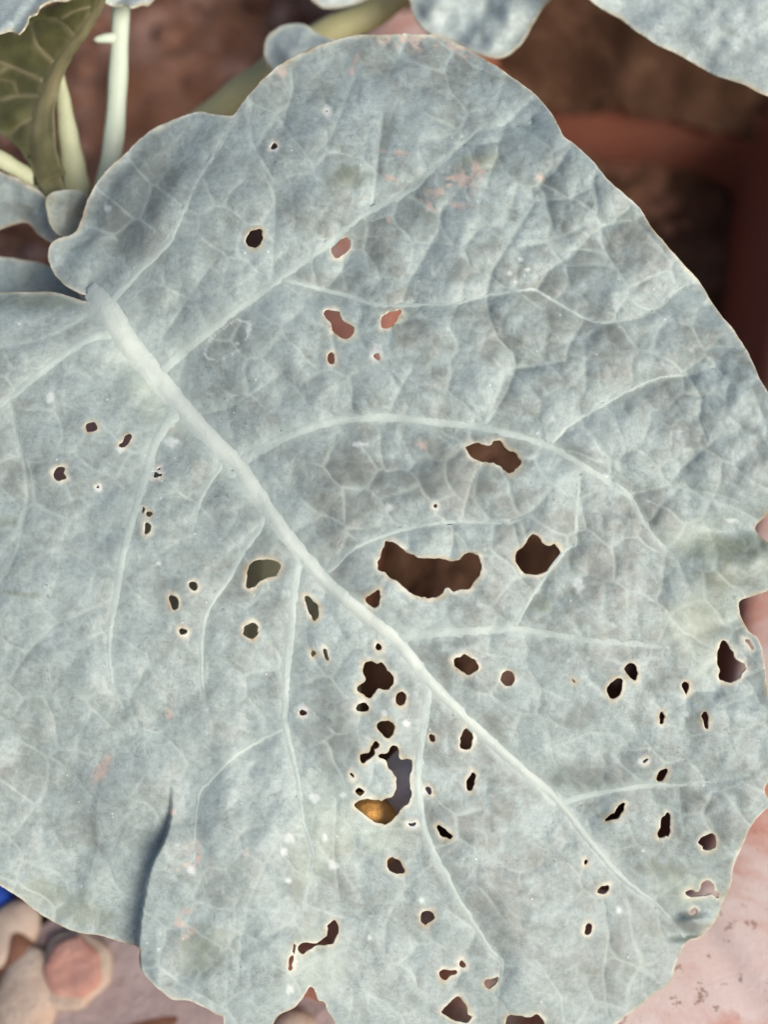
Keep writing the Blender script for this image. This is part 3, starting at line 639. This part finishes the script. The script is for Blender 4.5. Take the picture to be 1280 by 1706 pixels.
def main_depth(X, Y, E):
    ALL = [MIDRIB] + LAT
    dm, _ = line_field([MIDRIB], X, Y, 420)
    dl, _ = line_field(LAT, X, Y, 130); df, _ = line_field(FINE, X, Y, 60)
    h = 0.0070 * (1 - np.exp(-np.minimum(dm, 420) / 170))                         # blade rises from the midrib
    up = sstep(1500, 300, Y) * sstep(200, 900, X) * 0.6 + 0.4
    h += 0.0026 * up * (1 - np.exp(-np.minimum(dl, 130) / 32))                    # puffed fields between the veins
    h += 0.0014 * up * (1 - np.exp(-np.minimum(df, 60) / 15))
    h += 0.010 * (fbm(X / 330 + 2, Y / 330 + 8, 2) - 0.5) + 0.0050 * (fbm(X / 110 + 5, Y / 110 + 1, 2) - 0.5)
    _, d1, d2 = net_lines(X, Y)
    h += 0.00085 * up * (1 - np.exp(-d1 / 9)) + 0.00022 * up * (1 - np.exp(-d2 / 4))   # puckered between the fine veins
    h += 0.0018 * (fbm(X / 38, Y / 38, 2) - 0.5)
    h += 0.0040 * np.sin(Y / 90 + X / 210) * sstep(160, 10, E)                    # waved margin
    sd = ((X - 640) * 0.62 + (Y - 853) * 0.78) * PXM                              # the whole blade arches over its middle
    su = ((X - 640) * 0.42 + (Y - 853) * 0.91) * PXM
    h -= 0.68 * np.maximum(sd, 0) ** 2 + 1.05 * np.maximum(-su, 0) ** 2
    h -= 0.004 * sstep(260, 0, Y - 40) ** 1.5                                     # the tip end of the lobe bends away
    # base lobe left of the first side vein folds back and away
    s = ((X - 190) * (190 - 492) - (Y - 492) * (396 - 190)) / math.hypot(206, 302)   # positive to the right of the crease line
    side = np.where(Y < 520, -s, 0)
    s2 = (X - 190) * 0.826 + (Y - 492) * 0.564
    lobe = sstep(8, -110, s2) * sstep(530, 480, Y)
    h -= 0.006 * lobe
    h += 0.004 * np.sin((X * 0.9 + Y * 0.5) / 17) * lobe * sstep(8, 40, E) * 0.45
    # lower left: the right-hand flap lies over the left-hand part
    fx = 284 + 9 * (fbm(Y / 60, Y * 0 + 4.0, 2) - 0.5) - sstep(1330, 1530, Y) * 52 + 0 * (Y - 1330) * (-0.30) 
    amt = sstep(1290, 1440, Y)
    h += amt * 0.0042 * sstep(-1.5, 2.5, X - fx) * sstep(330, 20, X - fx)
    h -= amt * 0.0046 * sstep(-230, 0, X - fx) * sstep(1.5, -1.5, X - fx)
    # a second, smaller pleat
    fx2 = 168 - (Y - 1280) * 0.10 + 16 * (fbm(Y / 45, Y * 0 + 2.0, 2) - 0.5)
    a2 = sstep(1260, 1320, Y) * sstep(1480, 1380, Y)
    h += a2 * 0.0006 * sstep(-8, 6, X - fx2) * sstep(60, 6, X - fx2)
    # folds running to the notch on the right
    h += 0.0045 * np.sin((Y - 900 - 0.25 * (1280 - X)) / 26) * sstep(1090, 1240, X) * sstep(830, 890, Y) * sstep(1090, 1010, Y)
    h += 0.006 * np.exp(-((X - 1160) ** 2 / 900 + (Y - 1535) ** 2 / 160)) - 0.006 * np.exp(-((X - 1150) ** 2 / 1200 + (Y - 1556) ** 2 / 120))
    return D - h

def main_attrs(X, Y, E, hd):
    _, rm = line_field([MIDRIB], X, Y, 120); _, rl = line_field(LAT, X, Y, 60); _, rf = line_field(FINE, X, Y, 20)
    br = 0.55 + 0.6 * (fbm(X / 40, Y / 40, 2))
    vein = np.maximum.reduce([0.40 * np.exp(-(rm / 1.9) ** 2), 0.36 * np.exp(-(rl / 1.7) ** 2), np.clip(0.50 * br, 0, 0.7) * np.exp(-(rf / 1.25) ** 2)])
    nz = fbm(X / 14, Y / 14, 2)
    rim = np.exp(-(np.maximum(hd, 0) / (3.0 + 4.5 * nz)) ** 2) * (0.55 + 0.45 * nz)
    rim = np.maximum(rim, 0.75 * np.exp(-(np.maximum(E, 0) / (1.5 + 6.5 * fbm(X / 55, Y / 55, 2) ** 2)) ** 2))
    spots = blobs(X, Y, SPOTS, 0.5, 0.7, 5) * 0.72
    sn = fbm(X / 11 + 90, Y / 11 + 3, 3)
    scar = blobs(X, Y, SCARS, 0.6, 0.5, 9) * sstep(0.45, 0.58, sn) * 0.72
    dull = blobs(X, Y, DULL, 0.75, 0.7, 22) * 0.62
    scf = blobs(X, Y, SCUFFED, 0.7, 0.8, 14) * 0.55
    yel = blobs(X, Y, YELLOW, 0.9, 0.8, 30) * 0.30
    # dark dried outline of an old mine by the second side vein, and drop rings
    ring = np.abs(np.hypot(((X - 380) * 0.8 - (Y - 566) * 0.6) / 44, ((X - 380) * 0.6 + (Y - 566) * 0.8) / 22) + (sn - 0.5) * 0.5 - 1)
    spots = np.maximum(spots, 0.6 * sstep(0.09, 0.02, ring) * sstep(0.35, 0.6, nz))
    for x, y, r in ((1021,573,13),(1127,656,7),(995,625,5),(1063,757,12),(1040,760,10),(940,865,16),(1016,853,13),(1083,955,14),(1120,735,8),(1135,690,6),(1085,650,11),(930,985,9),(925,1480,22),(1200,585,12)):
        q = np.hypot(X - x, Y - y) / r
        dull = np.maximum(dull, 0.30 * np.exp(-((q - 1) / 0.16) ** 2) + 0.22 * sstep(1, 0.8, q))
    nl, _, _ = net_lines(X, Y)
    vein = np.maximum(vein, nl * sstep(2, 6, rm) * 1.0)
    return dict(vein=vein, rim=rim, spot=spots, scar=scar, dull=dull, scuffed=scf, yellow=yel, **tone_maps(X, Y))

leaf, leaf_dep = blade('leaf', OUT, main_depth, 3.0, M['leaf'], plant, HOLES, main_attrs)
tag(leaf, 'large grey-green waxy leaf eaten full of holes')
ridge('midrib', MIDRIB, leaf_dep, M['rib_leaf'], leaf, 0.28, pale=0.9)
for ln in LAT: ridge('lateral_vein', ln, leaf_dep, M['leaf'], leaf, 0.15, pale=0.70)

# ---- the other leaves
def simple(outl, base, amp=0.006, mat='leaf_back', step=4.0, veins=(), tilt=(0, 0), seed=0, edge=0.8, dome=0.0, label=None, name='leaf', margin=0.0, vw=0.6):
    o = spline(outl, 5); cx, cy = o.mean(0)
    def dep(X, Y, E):
        h = amp * 2 * (fbm(X / 90 + seed * 7.7, Y / 90 + seed * 3.1, 3) - 0.5) + tilt[0] * (X - cx) + tilt[1] * (Y - cy)
        h = h + dome * sstep(0, 60, E) + margin * np.sin(X / 9 + Y / 14 + seed) * sstep(30, 0, E)
        if veins:
            d, _ = line_field(veins, X, Y, 40); h = h + 0.0012 * (1 - np.exp(-np.minimum(d, 40) / 12))
        return base - h
    def at(X, Y, E, hd):
        z = np.zeros(X.shape); v = z
        if veins:
            _, r = line_field(veins, X, Y, 40); v = vw * np.exp(-(r / 1.4) ** 2)
        return dict(vein=v, rim=edge * np.exp(-(np.maximum(E, 0) / 5) ** 2), spot=z, scar=z, dull=z, scuffed=z, yellow=z, **tone_maps(X, Y, seed * 1.7))
    b, dp = blade(name, o, dep, step, M[mat], plant, (), at, 0.0007)
    if label: b['label'] = label
    return b, dp

UV_MAIN = [(172,-5,9),(150,35,13),(122,72,16),(98,108,19),(80,150,24),(66,200,30),(68,250,36),(84,300,38)]
UV = [UV_MAIN,[(88,103,9),(62,78,6),(50,40,5)],[(125,62,7),(98,35,6),(75,30,4)],[(98,33,6),(125,18,4),(150,12,4)],[(70,134,8),(40,120,6),(10,108,5),(-20,95,4)],[(66,160,8),(30,160,6),(0,166,6),(-30,172,5)],[(58,195,8),(32,208,6),(10,230,5)],[(15,112,5),(0,122,4),(-20,130,4)],[(30,160,4),(24,138,3),(0,132,3)]]
u, ud = simple([(-70,58),(0,50),(28,48),(46,24),(85,8),(130,-6),(168,-14),(164,10),(140,46),(118,78),(104,100),(97,122),(92,160),(88,200),(94,260),(106,315),(112,348),(92,350),(70,318),(50,276),(20,236),(-10,222),(-70,226)],
  D + 0.044, 0.006, 'under', 3.0, [[(a, b, c) for a, b, c in l] for l in UV], (0.00009, -0.00002), 3, 0.25, label='curled-up leaf showing its olive underside with khaki veins')
ridge('midrib', UV_MAIN, ud, M['under'], u, 0.3)
for ln in UV[1:7]: ridge('lateral_vein', ln, ud, M['under'], u, 0.3)
simple([(-70,-45),(150,-45),(118,-4),(96,2),(78,4),(66,12),(61,22),(48,27),(43,40),(36,52),(28,58),(18,52),(0,58),(-70,72)], D + 0.014, 0.006, 'leaf_back', 3.0, (), (0, 0.00025), 5, 0.9, 0, 'ruffled pale margin of a curled leaf', margin=0.0035)
simple([(150,-45),(160,-6),(172,4),(190,11),(208,8),(222,13),(238,8),(250,4),(266,-45)], D + 0.040, 0.004, 'leaf_back', 3.0, (), (0, 0.0002), 8, 0.9, 0, margin=0.0025)
simple([(76,345),(80,326),(98,317),(122,316),(144,322),(152,348),(136,372),(122,391),(100,394),(84,376)], D + 0.033, 0.003, 'leaf_dull', 2.5, (), (-0.0001, 0), 9, 0.35, 0.003, 'small round cupped leaflet', 'leaflet')
simple([(-70,262),(-5,284),(40,306),(76,330),(84,366),(96,398),(84,404),(62,388),(44,372),(24,374),(-10,386),(-70,392)], D + 0.045, 0.006, 'leaf', 3.0, (), (0.0001, -0.0001), 12, 0.8, 0.004)
simple([(-70,412),(-10,425),(40,432),(92,446),(140,470),(150,520),(90,540),(-70,530)], D + 0.050, 0.005, 'leaf', 3.0, (), (0, 0), 14, 0.6)
simple([(686,-50),(682,-8),(690,28),(712,52),(745,66),(790,86),(818,97),(846,92),(870,70),(886,42),(905,14),(925,-10),(950,-50)], D + 0.060, 0.010, 'leaf_back', 4.0, [[(830,-40,9),(805,20,7),(800,70,4)]], (0, 0.0001), 17, 0.8, 0.008, 'blurred pale leaf with a rounded tip', vw=0.3)
simple([(955,-60),(988,2),(1040,34),(1085,70),(1135,94),(1172,116),(1212,131),(1252,146),(1300,166),(1380,170),(1400,-60)], D + 0.030, 0.005, 'leaf_back', 4.0, [[(1020,-60,9),(1150,20,7),(1300,110,6)]], (0.00002, 0), 19, 0.9, 0.002, 'smooth bright grey leaf with straight edge', vw=0.25)
simple([(448,112),(440,85),(448,58),(475,42),(505,40),(525,52),(545,62),(570,72),(520,112),(480,130)], D + 0.062, 0.008, 'leaf_back', 3.5, (), (0, 0), 21, 0.7, 0.008, 'small blurred leaf lobe on a stalk', 'leaflet')
simple([(500,-40),(512,-6),(535,10),(560,14),(590,6),(625,-12),(640,-40)], D + 0.075, 0.006, 'leaf_back', 3.5, (), (0, 0), 23, 0.7, 0.004, None, 'leaflet')
simple([(225,745),(330,760),(420,810),(500,905),(560,1010),(596,1095),(600,1150),(590,1205),(520,1190),(430,1130),(330,1090),(240,1060),(190,960),(185,830)], D + 0.055, 0.008, 'shade_leaf', 4.0, [[(200,800,9),(380,950,8),(580,1150,5)]], (0, 0), 25, 0.3, 0.003, 'olive leaf hidden beneath the large leaf')

CROWN = (118, 408, D + 0.052)
tube('petiole', [(98,112,10,D+.050),(104,160,22,D+.052),(112,220,32,D+.054),(122,280,40,D+.056),(128,325,46,D+.058),(126,390,52,D+.062)], M['petiole'], plant)
tube('petiole', [(206,-40,28,D+.050),(201,20,28,D+.052),(196,130,31,D+.054),(188,240,33,D+.056),(170,330,36,D+.058),(135,410,40,D+.060)], M['petiole_pale'], plant)
tube('bud', [(196,63,14,D+.052),(178,64,16,D+.050),(162,66,10,D+.049),(156,67,3,D+.049)], M['petiole_pale'], plant, n=4)
tube('petiole', [(-60,232,26,D+.038),(0,266,28,D+.042),(45,295,30,D+.046),(90,326,34,D+.050),(120,400,40,D+.058)], M['petiole'], plant)
tube('petiole', [(780,-80,40,D+.085),(690,-25,44,D+.090),(620,22,48,D+.092),(540,62,52,D+.094),(450,125,56,D+.096),(370,186,58,D+.096),(260,280,60,D+.088),(150,400,60,D+.070)], M['petiole_dull'], plant)
tube('petiole', [(1030,-70,30,D+.034),(900,-110,34,D+.06),(780,-80,38,D+.085)], M['petiole_dull'], plant)
tube('petiole', [(205,560,20,leaf_dep(205,560)+.0050),(178,518,30,leaf_dep(178,518)+.0085),(152,486,38,leaf_dep(160,500)+.020),(134,450,42,D+.045),(124,415,46,D+.060)], M['rib'], plant)
tube('petiole', [(210,830,24,D+.055),(170,650,30,D+.060),(130,450,40,D+.062)], M['petiole_dull'], plant)
g = PZ(170, 640, -0.01); gd = float((g - CAM) @ VIEW)
tube('stem', [(124,385,70,D+.050),(126,430,76,D+.075),(140,520,78,D+.14),(170,640,82,gd)], M['petiole_dull'], plant)

# ================================================================ things on the ground
def on_ground(px, py, z=0.0): return Vector(PZ(px, py, z))
def inside_planter(p):
    c, ux, uy, w, h = PL; d = np.array(p) - c
    return abs(d @ ux) < w + 0.04 and abs(d @ uy) < h + 0.04
# loose clods and crumbs: too many to count
def clods():
    V = []; Fc = []; base = [rock_mesh('c%d' % k, 1, 1, 0.7, k, 1, 0.35) for k in range(4)]
    src = [(np.array([v.co for v in b.vertices]), [tuple(p.vertices) for p in b.polygons]) for b in base]
    r = random.Random(5); n = 0
    for _ in range(2600):
        x = r.uniform(-0.42, 0.35); y = r.uniform(-0.16, 0.62)
        if inside_planter((x, y, 0)): continue
        s = 0.0016 + 0.010 * r.random() ** 4
        if x < 0 and y < 0.05: s *= 0.55
        co, fc = src[r.randrange(4)]; a = r.uniform(0, 6.3); ca, sa = math.cos(a), math.sin(a)
        q = co * s; q = np.stack((q[:, 0] * ca - q[:, 1] * sa + x, q[:, 0] * sa + q[:, 1] * ca + y, q[:, 2] + s * 0.25), 1)
        V.append(q); Fc += [tuple(i + n for i in f) for f in fc]; n += len(q)
    for b in base: bpy.data.meshes.remove(b)
    o = link('soil_clods', mesh_np('soil_clods', np.concatenate(V), Fc), M['clod'])
    tag(o, 'loose reddish clods and crumbs of soil scattered on the ground', 'soil clods', 'stuff')
clods()
def rock(name, px, py, r, mat, seed, label, cat, group=None, amp=0.3, sink=0.3, rot=0, z0=0.0, zp=None):
    o = link(name, rock_mesh(name, *r, seed, 3, amp), M[mat])
    p = on_ground(px, py, z0 if zp is None else zp); o.location = (p.x, p.y, z0 + r[2] * (1 - sink)); o.rotation_euler = (0, 0, rot)
    return tag(o, label, cat, None, group)
# trodden cement in the front left corner
def slab():
    pts = [PZ(x, y, 0.0) for x, y in ((-160,1500),(60,1560),(330,1330),(600,1400),(700,1620),(640,1900),(-160,1900))]
    o = spline([(p[0], p[1]) for p in pts], 8); N = len(o)
    V = [(x, y, 0.013 + 0.0015 * math.sin(i * 0.7)) for i, (x, y) in enumerate(o)] + [(x, y, -0.01) for x, y in o]
    f = [list(range(N))] + [(i, N + i, N + (i + 1) % N, (i + 1) % N) for i in range(N)]
    s = link('cement_patch', mesh_np('cement_patch', V, f), M['concrete'], None, False)
    tag(s, 'dusty mauve cement patch in the ground beside the planter', 'cement', 'structure')
slab()
def clay_saucer():
    p = on_ground(120, 1612, 0.02)
    root = bpy.data.objects.new('clay_saucer', None); COL.objects.link(root); root.location = (p.x, p.y, 0.013)
    root.rotation_euler = (0, 0, 0.3); root.scale = (0.74, 0.74, 0.9)
    tag(root, 'round pink clay saucer with pale chipped rim lying on the cement', 'saucer')
    def lathe(prof, name, mat, seed):
        V = []; n = 40
        for r, z in prof:
            for k in range(n):
                t = 2 * math.pi * k / n; w = 1 + 0.06 * math.sin(2 * t + seed) + 0.05 * math.sin(3 * t + 2 * seed) + 0.03 * math.sin(7 * t)
                V.append((r * w * math.cos(t) * 0.86, r * w * math.sin(t), z))
        f = [(i * n + k, i * n + (k + 1) % n, (i + 1) * n + (k + 1) % n, (i + 1) * n + k) for i in range(len(prof) - 1) for k in range(n)]
        f += [list(range(n - 1, -1, -1)), [(len(prof) - 1) * n + k for k in range(n)]]
        link(name, mesh_np(name, V, f), M[mat], root)
    lathe([(0.021, -0.004), (0.0225, 0.002), (0.0205, 0.005), (0.0175, 0.0055)], 'rim', 'pale_stone', 1.0)
    lathe([(0.0172, 0.002), (0.0172, 0.0072), (0.015, 0.009), (0.009, 0.0084), (0.003, 0.0078)], 'disc', 'shard', 2.0)
clay_saucer()
rock('pale_stone', 30, 1560, (0.016, 0.010, 0.007), 'pale_stone', 8, 'long pale stone beside the blue scrap', 'stone', sink=-1.1, rot=.9)
rock('pale_stone', 60, 1660, (0.014, 0.018, 0.007), 'pale_stone', 9, 'cream stone beside the round pink clay saucer', 'stone', sink=-1.1, rot=.3)
rock('brown_clod', 25, 1640, (0.010, 0.016, 0.005), 'clod', 10, 'dark brown clod among the cream stones', 'clod', sink=-1.3, rot=-.3)
rock('brown_clod', 45, 1590, (0.007, 0.011, 0.006), 'clod', 12, 'small brown clod between the long pale stone and the clay saucer', 'clod', sink=-1.3, rot=.5)
rock('brown_clod', 270, 1710, (0.024, 0.010, 0.004), 'clod', 14, 'flat brown clod under the ruffled lower leaf edge', 'clod', sink=-1.3, rot=.1)
rock('white_pebble', 490, 1712, (0.010, 0.007, 0.005), 'pale_stone', 16, 'whitish pebble showing in the notch of the large leaf', 'pebble', sink=-1.8)
rock('blue_scrap', 2, 1492, (0.010, 0.005, 0.004), 'blue', 17, 'bright blue plastic scrap past the lower leaf edge', 'scrap', sink=-2.0, rot=-.3)
rock('orange_lump', 606, 1365, (0.014, 0.012, 0.0295), 'orange', 20, 'smooth orange lump seen through the curved hole in the leaf', 'lump', sink=0.02, amp=0.12, z0=RIM_Z, zp=0.132)
rock('grey_stone', 686, 1312, (0.012, 0.016, 0.0285), 'lavender', 22, 'smooth lavender grey stone seen through the curved hole', 'stone', sink=0.02, amp=0.12, z0=RIM_Z, zp=0.130)

# a terracotta tile added under the leaf's left half to lighten its holes, propped on soil
def tile():
    z = 0.075
    pts = [PZ(x, y, z) for x, y in ((30,640),(150,625),(250,690),(240,760),(150,840),(60,850),(20,760))]
    c = sum(pts) / len(pts); N = len(pts)
    up = [(p[0] - c[0], p[1] - c[1], 0.0) for p in pts]
    V = up + [(x, y, -0.012) for x, y, _ in up]
    f = [list(range(N - 1, -1, -1)), [N + i for i in range(N)]] + [(i, (i + 1) % N, N + (i + 1) % N, N + i) for i in range(N)]
    me = mesh_np('added_tile', V, f); add_attr(me, 'top', np.ones(2 * N))
    o = link('added_tile', me, M['shard'], None, False); o.location = c
    bv = o.modifiers.new('worn', 'BEVEL'); bv.width = 0.002; bv.segments = 2
    tag(o, 'broken terracotta tile added to lighten the small holes beside the midrib', 'tile')
    p = link('soil_heap', rock_mesh('soil_heap', 0.035, 0.03, 0.066, 33, 3, 0.15), M['ground']); p.location = (c[0], c[1], 0.0)
    tag(p, 'heap of red soil under the added tile', 'soil', 'structure')
tile()
